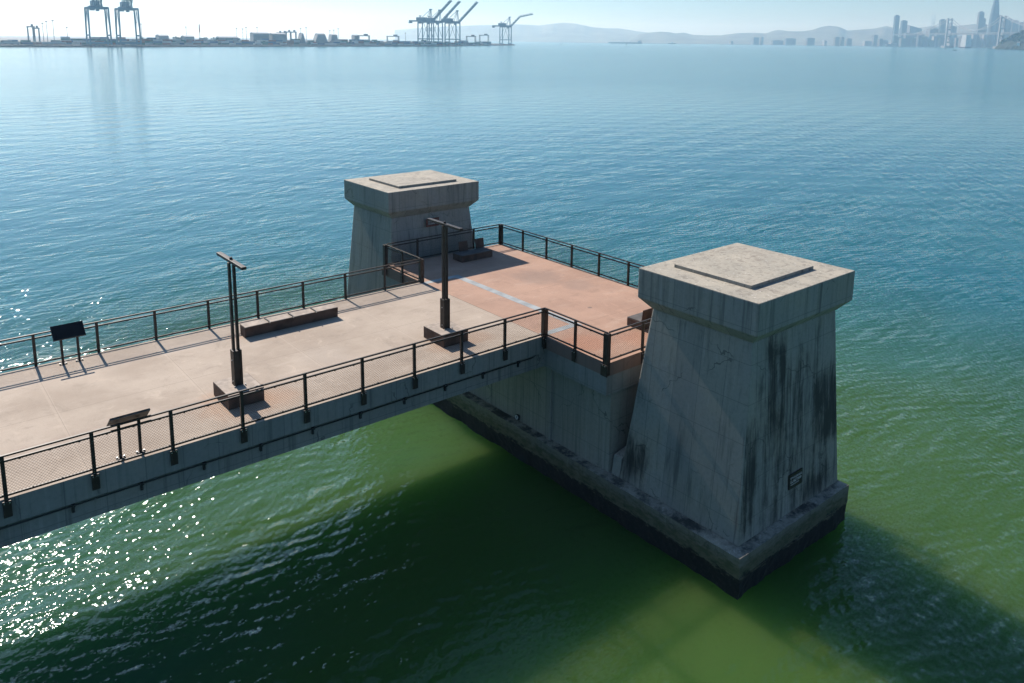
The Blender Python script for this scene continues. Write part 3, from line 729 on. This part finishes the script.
# --- container stacks along the yard: block-built piles, several rows deep
rd = random.Random(11)
for row, (dd, step) in enumerate(((48, 6.5), (95, 6.0), (150, 7.0))):
    t_ = 1.0 + row * 2
    while t_ < 488:
        D = 985 + max(0, t_) * .9 + max(0, t_ - 150) * 1.0 + max(0, t_ - 430) * 5 + dd + rd.uniform(-8, 8)
        p = site(t_, D); p.z = LZ; hm = (rd.choice((1, 1, 2)) if t_ < 70 else rd.choice((1, 2, 2, 3))) + (1 if row and t_ > 70 else 0)
        b = MB(); nxc = rd.choice((1, 2, 2))
        for i in range(nxc):
            for k in range(max(1, hm - rd.randint(0, 1))):
                for j in range(2):
                    x = (i - nxc / 2) * 12.6; b.box(x, x + 12.19, j * 2.7, j * 2.7 + 2.44, k * 2.62, k * 2.62 + 2.59, rd.randrange(5))
        o = b.build('container_stack', CONT); o.location = p; o.rotation_euler.z = facing(t_) + rd.uniform(-.1, .3)
        tag(o, 'small pile of mixed shipping containers in the rows along the port edge', 'container stack', 'container stacks along the port edge')
        t_ += step * rd.uniform(.75, 1.4)
# parked trailers / pale vans by the water
for t_, D in ((8, 1010), (14, 1015), (46, 1050), (52, 1055), (61, 1060), (172, 1210), (314, 1450), (258, 1330), (395, 1690), (402, 1700)):
    p = site(t_, D); p.z = LZ
    t = empty('parked_trailer', p, facing(t_) + rd.uniform(-.2, .4), 'pale trailer parked by the rock bank of the port', 'trailer', 'pale trailers by the port edge')
    b = MB(); b.box(-5.5, 5.5, -1.2, 1.2, 1.1, 3.6); b.build('trailer_body', CONT[4], t)
    b = MB()
    for x in (-4, -2.8, 4): b.tube((x, -1.2, .55), (x, 1.2, .55), .52, 10)
    b.build('wheel_set', M['ship'], t)

# --- trees in the port
def tree(t_, D, h, w_, label, seed, zb=LZ):
    p = site(t_, D); p.z = zb; rd = random.Random(seed)
    t = empty('tree', p, 0, label, 'tree', 'trees in the port')
    b = MB(); b.tube((0, 0, 0), (.2, 0, h * .5), h * .035, 7, h * .018)
    for k in range(4): a = k * 1.6; b.tube((.1, 0, h * .35), (math.cos(a) * w_ * .3, math.sin(a) * w_ * .3, h * .65), h * .015, 5, h * .006)
    b.build('trunk', M['trunk'], t)
    b = MB(); clumps = [(rd.gauss(0, .28) * w_, rd.gauss(0, .28) * w_, h * rd.uniform(.4, .92)) for _ in range(14)]
    for cx, cy, cz in clumps:
        for _ in range(26):
            q = Vector((cx + rd.gauss(0, w_ * .09), cy + rd.gauss(0, w_ * .09), cz + rd.gauss(0, h * .05)))
            d1 = Vector((rd.uniform(-1, 1), rd.uniform(-1, 1), rd.uniform(-1, 1))).normalized() * h * .05; d2 = d1.cross(Vector((rd.uniform(-1, 1), rd.uniform(-1, 1), 1))).normalized() * h * .045
            b.poly([q - d1, q + d2, q + d1, q - d2], [(0, 1, 2, 3)])
    b.build('crown', M['leaf'], t, fix=False)
for i, (t_, D, h, w_) in enumerate(((142, 1190, 12, 9), (145, 1200, 9, 8), (149, 1215, 11, 8), (153, 1225, 8, 8), (156, 1230, 9, 7), (174.5, 1330, 13, 6), (178, 1330, 12, 7), (181, 1335, 11, 7), (206, 1400, 12, 6), (213.5, 1410, 13, 6), (264, 1400, 7, 8), (309, 1470, 8, 7))):
    tree(t_, D, h, w_, 'small dark tree on the low port land', i)

# ------------------------------------------------------------------ hills
def ridge(name, pts, D, depth, label, base=-6, seed=1):
    """a hill range with its crest at the given profile; real depth front and back"""
    b = MB(); N = 150; rows = [(-1., 0), (-.72, .22), (-.45, .5), (-.22, .8), (0, 1), (.3, .7), (1, 0)]
    t0, t1 = pts[0][0], pts[-1][0]; V = []
    for i in range(N + 1):
        t_ = t0 + (t1 - t0) * i / N
        for (a, ha), (c, hc) in zip(pts, pts[1:]):
            if a <= t_ <= c: h = ha + (hc - ha) * (t_ - a) / (c - a)
        for r, f in rows:
            p = site(t_, D + r * depth); nz = mnoise.fractal(Vector((t_ * .09, r * 2.2, seed)), 1, 2, 5)
            z = base + (hgt(h, D)) * f * (1 + (.28 * nz if 0 < f < 1 else .02 * nz))
            V.append((p.x, p.y, max(z, base)))
    k = len(rows); F = [(i * k + j, (i + 1) * k + j, (i + 1) * k + j + 1, i * k + j + 1) for i in range(N) for j in range(k - 1)]
    b.poly(V, F); o = b.build(name, M['hill'], smooth=True)
    return tag(o, label, 'hills', kind='structure')
YH = lambda t_: 39.94 + .01122 * (t_ - 512) + 1.2
prof = lambda pts: [(t_, max(.3, YH(t_) - y)) for t_, y in pts]
ridge('far_hills', prof([(395, 30), (430, 27.5), (460, 25.8), (490, 25.2), (515, 24.5), (540, 25.5), (562, 22.8), (576, 24), (590, 27), (605, 28.3), (620, 28.6), (635, 31), (650, 33), (700, 36), (740, 36)]), 9600, 1500, 'pale hazy hill rising behind the port', seed=1)
ridge('near_hills', prof([(630, 38), (640, 33.5), (648, 32.3), (660, 31.3), (667, 31.6), (676, 33), (683, 32.2), (692, 34.4), (705, 34.9), (720, 34.9), (735, 33), (750, 32.3), (766, 33), (772, 30.4), (778, 29.6), (788, 31), (801, 31), (812, 29.5), (820, 26.6), (828, 25.3), (836, 26.4), (846, 30), (860, 29.4), (875, 28), (884, 25.5), (892, 27.5), (905, 29), (920, 27.2), (931, 25.8), (945, 28), (957, 25.5), (972, 24), (985, 28), (1024, 29), (1080, 31)]), 7600, 900, 'hazy blue hills along the far right shore behind the city', seed=5)
b = MB(); A = [site(t_, D) for t_, D in ((540, 6700), (640, 6350), (760, 6000), (880, 5350), (1000, 5000), (1110, 4800))]; B = [site(t_, D) for t_, D in ((1110, 9000), (540, 10500))]
pl = [Vector((p.x, p.y, WZ + 2.2)) for p in A + B]
b.poly(pl, [tuple(x) for x in tessellate_polygon([pl])]); 
for p, q in zip(A, A[1:]): b.poly([(p.x, p.y, WZ - 1), (q.x, q.y, WZ - 1), (q.x, q.y, WZ + 2.2), (p.x, p.y, WZ + 2.2)], [(0, 1, 2, 3)])
tag(b.build('city_shore', M['port_land']), 'flat waterfront land under the distant city', 'shore', kind='structure')

# ------------------------------------------------------------------ city
def building(t0, t1, ytop, D, mat, label, dep=None, kind='office_tower', top=None, cat='tower block', group='tall towers of the distant city', yb=46.5):
    tm = (t0 + t1) / 2; p = site(tm, D); p.z = WZ + 2.2; W_ = hgt(t1 - t0, D) / 2 * .86; dp = (dep or W_ * 2) / 2
    H = hgt(YH(tm) + 1.0 - ytop, D)
    t = empty(kind, p, facing(tm) + .35, label, cat, group)
    b = MB()
    if top == 'taper':
        secs = [(0, 1), (.35, .98), (.6, .86), (.8, .66), (.93, .45), (1, .3)]
        V = []; 
        for f, s in secs:
            for k in range(16): a = 2 * math.pi * k / 16; ca, sa = math.cos(a), math.sin(a); e = (abs(ca) ** 4 + abs(sa) ** 4) ** -.25; V.append((ca * e * W_ * s, sa * e * dp * s, H * f))
        F = [(i * 16 + k, i * 16 + (k + 1) % 16, (i + 1) * 16 + (k + 1) % 16, (i + 1) * 16 + k) for i in range(len(secs) - 1) for k in range(16)] + [tuple(range(len(V) - 16, len(V)))]
        b.poly(V, F)
    elif top == 'wedge':
        q = [(-W_, -dp, 0), (W_, -dp, 0), (W_, dp, 0), (-W_, dp, 0)]; z = [H * .93, H * .8, H * .86, H]
        b.hexa(q, [(x, y, zz) for (x, y, _), zz in zip(q, z)])
    else: b.box(-W_, W_, -dp, dp, 0, H)
    b.build('facade', mat, t)
    b = MB(); fl = max(3, min(40, int(H / 8)))
    if top is None:
        for k in range(1, fl): b.box(-W_ * .9, W_ * .9, -dp - .5, -dp - .02, H * k / fl - 1.6, H * k / fl + 1.2)
        b.build('window_bands', M['tower_glass'] if mat is not M['tower_glass'] else M['tower_stone'], t)
        b = MB(); b.box(-W_ * .6, W_ * .5, -dp * .5, dp * .6, H, H + max(2, H * .025)); b.build('roof_plant', mat, t)
    return t
tg, ts, ps = M['tower_glass'], M['tower_stone'], M['pale_stone']
for a in ((891.8, 896.6, 16.5, 5400, tg, 'tall slim tower at the left end of the skyline', None), (899, 904.6, 21.5, 5500, tg, 'shorter slim tower second from the left end of the skyline', None),
          (905.5, 918.8, 25, 5600, ts, 'broad block with a sloping top in the left skyline', 'wedge'), (926, 937, 29.5, 5700, ts, 'low broad block left of the left bridge tower', None), (937.3, 943, 20.5, 5600, tg, 'square topped block just left of the left bridge tower', None),
          (947, 954, 27, 5700, ts, 'block behind the left bridge tower', None), (974.8, 980, 13.2, 5500, ts, 'tall stepped tower left of the highest tapering one', None), (980.2, 982.6, 19.5, 5520, ts, 'narrow shoulder beside the tall stepped tower', None), (982.6, 984.6, 25.5, 5540, ts, 'low step beside the tall stepped tower', None),
          (985.8, 996.2, -1.5, 5300, tg, 'highest tapering tower of the skyline, reaching the top edge', 'taper'), (994, 998.5, 17, 5700, ts, 'tower close right of the highest tapering one', None), (1000.5, 1008, 20, 5750, tg, 'block behind the right bridge tower', None),
          (1008.5, 1015, 21.5, 5700, ts, 'flat topped block right of the right bridge tower', None), (1016, 1021, 23.5, 5800, tg, 'block over the right end of the bridge', None), (1021.5, 1030, 21.5, 5700, ts, 'block at the right edge of the picture', None)):
    building(a[0], a[1], a[2], a[3], a[4], a[5], top=a[6])
rd = random.Random(21); t_ = 878
while t_ < 1012:
    wd = rd.uniform(3, 7); D = 5250 + rd.uniform(0, 250)
    building(t_, t_ + wd, 41.5 - rd.uniform(0, 8.5) + (3 if t_ < 890 else 0), D, rd.choice((ts, ps, tg, ts)), 'low block in the waterfront rows of the distant city', kind='city_block', cat='building', group='low waterfront blocks of the city', dep=40); t_ += wd * .75
rd = random.Random(4)
for t0, t1, yt, lab in ((752, 758.5, 38, 'small dark block on the far shore'), (760, 762.5, 37.5, 'narrow dark block on the far shore'), (771, 783, 41, 'long dark pier shed on the far shore'), (784, 795.5, 39, 'long shed with a raised end on the far shore'), (805.5, 814, 38.5, 'broad block on the far shore'),
                   (823, 826, 41, 'low white house on the far shore'), (833.5, 838.5, 37.5, 'left block of a pair on the far shore'), (839.8, 843, 37.5, 'right block of a pair on the far shore'), (845.5, 851, 39, 'low wide block on the far shore'), (863, 871, 41.5, 'low pale block on the far shore'), (872, 876.5, 35.5, 'tallest block of the far shore, left of the skyline'), (729.5, 732.5, 41.5, 'small white waterside building on the far shore')):
    building(t0, t1, yt, 6050 if t0 < 800 else 5750, ps if 'white' in lab or 'pale' in lab else ts, lab, kind='shore_building', cat='building', group='buildings on the far shore', dep=40)

# ------------------------------------------------------------------ suspension bridge
def bridge():
    A = site(1000, 3900); B = site(947.3, 4350); d = (B - A); L = d.length; rz = math.atan2(d.y, d.x)
    base = Vector((A.x, A.y, WZ))
    t = empty('suspension_bridge', base, rz, 'long grey suspension bridge with two towers in front of the city', 'bridge')
    mt = M['bridge']; dz = 70; H = 160
    for x in (0, L):
        b = MB()
        for y in (-13, 13): b.bar((x, y, 0), (x, y * .8, H), 8, 7)
        for z in (30, 62, 98, 150): b.bar((x, -12, z), (x, 12, z), 7, 7)
        for z0, z1 in ((98, 150), (35, 62)): b.bar((x, -11.5, z0), (x, 11.5, z1), 2.4); b.bar((x, 11.5, z0), (x, -11.5, z1), 2.4)
        tw = b.build('bridge_tower', mt, t)
        b = MB(); b.box(x - 18, x + 18, -26, 26, -2, 11); b.build('pier_base', M['pale_stone'], tw)
    x0, x1 = -700, L + 620
    b = MB(); b.box(x0, x1, -10, 10, dz, dz + 1.5); b.box(x0, x1, -10, 10, dz + 7.5, dz + 9.2)
    k = int((x1 - x0) / 14)
    for i in range(k):
        xa = x0 + i * 14
        for y in (-9.5, 9.5): b.bar((xa, y, dz + 1.5), (xa + 7, y, dz + 7.5), .9); b.bar((xa + 7, y, dz + 7.5), (xa + 14, y, dz + 1.5), .9)
    b.build('deck_truss', mt, t)
    b = MB(); hb = MB()
    def span(xa, za, xb, zb, sag):
        prev = None
        for i in range(25):
            f = i / 24; x = xa + (xb - xa) * f; z = za + (zb - za) * f - sag * 4 * f * (1 - f)
            for y in (-10, 10):
                if prev: b.bar((prev[0], y, prev[1]), (x, y, z), 2.4)
                if i % 2 == 0 and z > dz + 10: hb.bar((x, y, dz + 9), (x, y, z), .5)
            prev = (x, z)
    span(0, H, L, H, 68); span(0, H, -345, dz + 10, 12); span(L, H, L + 345, dz + 10, 12)
    b.build('main_cable', mt, t); hb.build('hanger', mt, t)
    return t, A, B, rz
br, A_, B_, brz = bridge()
p = site(965.5, 4180); p.z = WZ
t = empty('bridge_anchorage', p, facing(965) + .9, 'pale concrete block standing in the water under the distant bridge deck', 'bridge pier')
b = MB(); q = lambda a, c, z: [(-a, -c, z), (a, -c, z), (a, c, z), (-a, c, z)]
b.hexa(q(22, 16, -2), q(17, 13, 69)); b.build('pier_block', M['white'], t)
b = MB(); b.box(-24, 24, -18, 18, -2, 6); b.build('fender', M['ship'], t)
# radio tower on the hill
p = site(931, 7650); p.z = hgt(14.5, 7600)
t = empty('radio_tower', p, .3, 'faint three pronged radio mast on the hill behind the city', 'radio tower')
b = MB()
for k in range(3):
    a = 2 * math.pi * k / 3; c, s = math.cos(a), math.sin(a)
    b.bar((c * 22, s * 22, -8), (c * 11, s * 11, 70), 3); b.bar((c * 11, s * 11, 70), (c * 16, s * 16, 112), 3); b.bar((c * 16, s * 16, 112), (c * 16, s * 16, 158), 2)
b.build('mast_leg', M['bridge'], t)
b = MB()
for z, r in ((30, 16), (70, 11), (112, 16)):
    for k in range(3):
        a = 2 * math.pi * k / 3; a2 = a + 2 * math.pi / 3; b.bar((math.cos(a) * r, math.sin(a) * r, z), (math.cos(a2) * r, math.sin(a2) * r, z), 2.6)
b.build('cross_brace', M['bridge'], t)

# ------------------------------------------------------------------ wooded island at the right edge
bm = bmesh.new(); bmesh.ops.create_grid(bm, x_segments=60, y_segments=40, size=1)
ip = site(1057, 3300)
for v in bm.verts:
    x, y = v.co.x, v.co.y; r = math.sqrt(x * x + y * y)
    h = max(0, 1 - r ** 1.7) ** .75 * 96 * (1 + .3 * mnoise.fractal(Vector((x * 2, y * 2, 3)), 1, 2, 4))
    h += (6 * mnoise.fractal(Vector((x * 14, y * 14, 9)), 1, 2, 3)) * min(1, h / 12)
    v.co = Vector((x * 225, y * 260, max(-2, h) if r < 1 else -2))
o = from_bm('island', bm, M['island']); o.location = (ip.x, ip.y, WZ); o.rotation_euler.z = facing(1057)
tag(o, 'dark wooded island at the right edge below the bridge', 'island', kind='structure')
rd = random.Random(8); b = MB()
for _ in range(1500):
    x, y = rd.uniform(-1, 1), rd.uniform(-1, 1); r = math.hypot(x, y)
    if r > .93: continue
    h = max(0, 1 - r ** 1.7) ** .75 * 96 * (1 + .3 * mnoise.fractal(Vector((x * 2, y * 2, 3)), 1, 2, 4)); th = rd.uniform(6, 14)
    for _ in range(5):
        q = Vector((x * 225 + rd.gauss(0, 3), y * 260 + rd.gauss(0, 3), h + th * rd.uniform(.2, 1))); d1 = Vector((rd.uniform(-1, 1), rd.uniform(-1, 1), rd.uniform(-1, 1))).normalized() * 4; d2 = d1.orthogonal().normalized() * 4
        b.poly([q - d1, q + d2, q + d1, q - d2], [(0, 1, 2, 3)])
o = b.build('island_woodland', M['leaf'], fix=False); o.location = (ip.x, ip.y, WZ); o.rotation_euler.z = facing(1057)
tag(o, 'dark tree cover on the island at the right edge', 'woodland', kind='stuff')
p = site(1018, 3140); t = empty('island_house', (p.x, p.y, WZ + 22), facing(1018), 'tiny white house among the island trees', 'house')
b = MB(); b.box(-5, 5, -4, 4, -8, 6); b.build('wall', M['white'], t)
b = MB(); b.poly([(-5.5, -4.5, 6.05), (5.5, -4.5, 6.05), (5.5, 4.5, 6.05), (-5.5, 4.5, 6.05), (-5.5, 0, 9), (5.5, 0, 9)], [(0, 1, 5, 4), (2, 3, 4, 5), (0, 4, 3), (1, 2, 5), (3, 2, 1, 0)]); b.build('roof', M['shedroof'], t)

# ------------------------------------------------------------------ boats and markers
def ship(t0, t1, D, label, rz_off=0., hull_h=9.5):
    tm = (t0 + t1) / 2; p = site(tm, D); p.z = WZ
    L = hgt(t1 - t0, D); t = empty('tanker', p, facing(tm) + rz_off, label, 'ship')
    h = L / 2; bw = 15
    b = MB(); lo = [(-h * .93, 0), (-h * .78, -bw), (h * .9, -bw), (h, -bw * .6), (h, bw * .6), (h * .9, bw), (-h * .78, bw)]; hi = [(-h, 0)] + lo[1:]; n = len(lo)
    b.poly([(x, y, -1) for x, y in lo] + [(x, y, hull_h) for x, y in hi], [(i, (i + 1) % n, n + (i + 1) % n, n + i) for i in range(n)] + [tuple(range(n))[::-1], tuple(range(n, 2 * n))]); b.build('hull', M['ship'], t)
    b = MB(); b.box(h * .74, h * .88, -12, 12, hull_h, hull_h + 11); b.build('deckhouse', M['shed'], t)
    b = MB(); b.box(h * .9, h * .95, -3, 3, hull_h, hull_h + 14); b.build('funnel', M['ship'], t)
    for x in (-.1, .12, .3): b = MB(); b.tube((h * x, 0, hull_h), (h * x, 0, hull_h + 9), .9, 6); b.build('deck_crane', M['ship'], t)
ship(608, 642, 5200, 'long dark tanker lying at anchor in the middle of the far bay')
def boat(t_, D, L, label, mat, rz_off=0., nm='motor_boat'):
    p = site(t_, D); p.z = WZ; t = empty(nm, p, facing(t_) + rz_off, label, 'boat'); h = L / 2; w_ = L * .16
    b = MB(); lo = [(-h, -w_ * .8), (h * .5, -w_ * .8), (h * .92, 0), (h * .5, w_ * .8), (-h, w_ * .8)]; hi = [(-h, -w_), (h * .55, -w_), (h * 1.05, 0), (h * .55, w_), (-h, w_)]
    b.poly([(x, y, -.2) for x, y in lo] + [(x, y, L * .13) for x, y in hi], [(i, (i + 1) % 5, 5 + (i + 1) % 5, 5 + i) for i in range(5)] + [(4, 3, 2, 1, 0), (5, 6, 7, 8, 9)]); b.build('hull', mat, t)
    b = MB(); b.hexa([(-h * .4, -w_ * .7, L * .13), (h * .35, -w_ * .7, L * .13), (h * .35, w_ * .7, L * .13), (-h * .4, w_ * .7, L * .13)], [(-h * .35, -w_ * .6, L * .26), (h * .15, -w_ * .6, L * .26), (h * .15, w_ * .6, L * .26), (-h * .35, w_ * .6, L * .26)]); b.build('cabin', M['white'], t)
boat(955, 2260, 12, 'small dark motor boat with a white wake at the far right', M['ship'], -.05)
boat(672, 5400, 55, 'small dark vessel on the far bay right of the tanker', M['ship'], .2, 'harbour_vessel')
b = MB(); rd = random.Random(2)
W0 = site(953.8, 2260); W1 = site(921, 2275); dv = (W1 - W0); sd_ = Vector((-dv.y, dv.x, 0)).normalized()
for i in range(46):
    f = (i / 46) ** 1.2; c = W0 + dv * f + sd_ * rd.uniform(-1, 1) * (2 + 6 * f); l = rd.uniform(1.5, 4.5); w_ = rd.uniform(.5, 1.6) * (1.4 - f)
    e = dv.normalized(); pts = [c + e * l * math.cos(a) + sd_ * w_ * math.sin(a) * rd.uniform(.7, 1.2) for a in (0, .9, 1.9, 2.8, 3.9, 5.1)]
    b.poly([(p.x, p.y, WZ + .03 + .003 * i) for p in pts], [tuple(range(6))])
tag(b.build('wake_foam', M['foam'], fix=False), 'white foam wake trailing left of the small motor boat', 'foam', kind='stuff')
for t_, D, lab in ((561, 2300, 'thin dark channel marker standing in the water right of the lone crane'), (626.5, 2150, 'thin dark channel marker standing in the water below the tanker')):
    p = site(t_, D); p.z = WZ; t = empty('channel_marker', p, 0, lab, 'marker')
    b = MB(); b.tube((0, 0, -1), (0, 0, 8), .5, 8); b.build('pile', M['ship'], t)
    b = MB(); b.box(-1.2, 1.2, -.2, .2, 6.5, 9); b.build('dayboard', M['darkpaint'], t)

# ------------------------------------------------------------------ haze
b = MB(); b.box(-1500, 14000, -1500, 11000, -9, 345)
hz = NG('haze_air'); hz.t.nodes.remove(hz.p)
pv = hz.n('ShaderNodeVolumePrincipled')
pv.inputs['Color'].default_value = (.46, .76, 1.0, 1); pv.inputs['Absorption Color'].default_value = (1, 1, 1, 1); pv.inputs['Density'].default_value = .00014; pv.inputs['Anisotropy'].default_value = .45
hz.t.links.new(pv.outputs[0], hz.t.nodes['Material Output'].inputs['Volume'])
tag(b.build('haze', hz.m), 'pale blue haze over the whole bay', 'haze', kind='stuff')
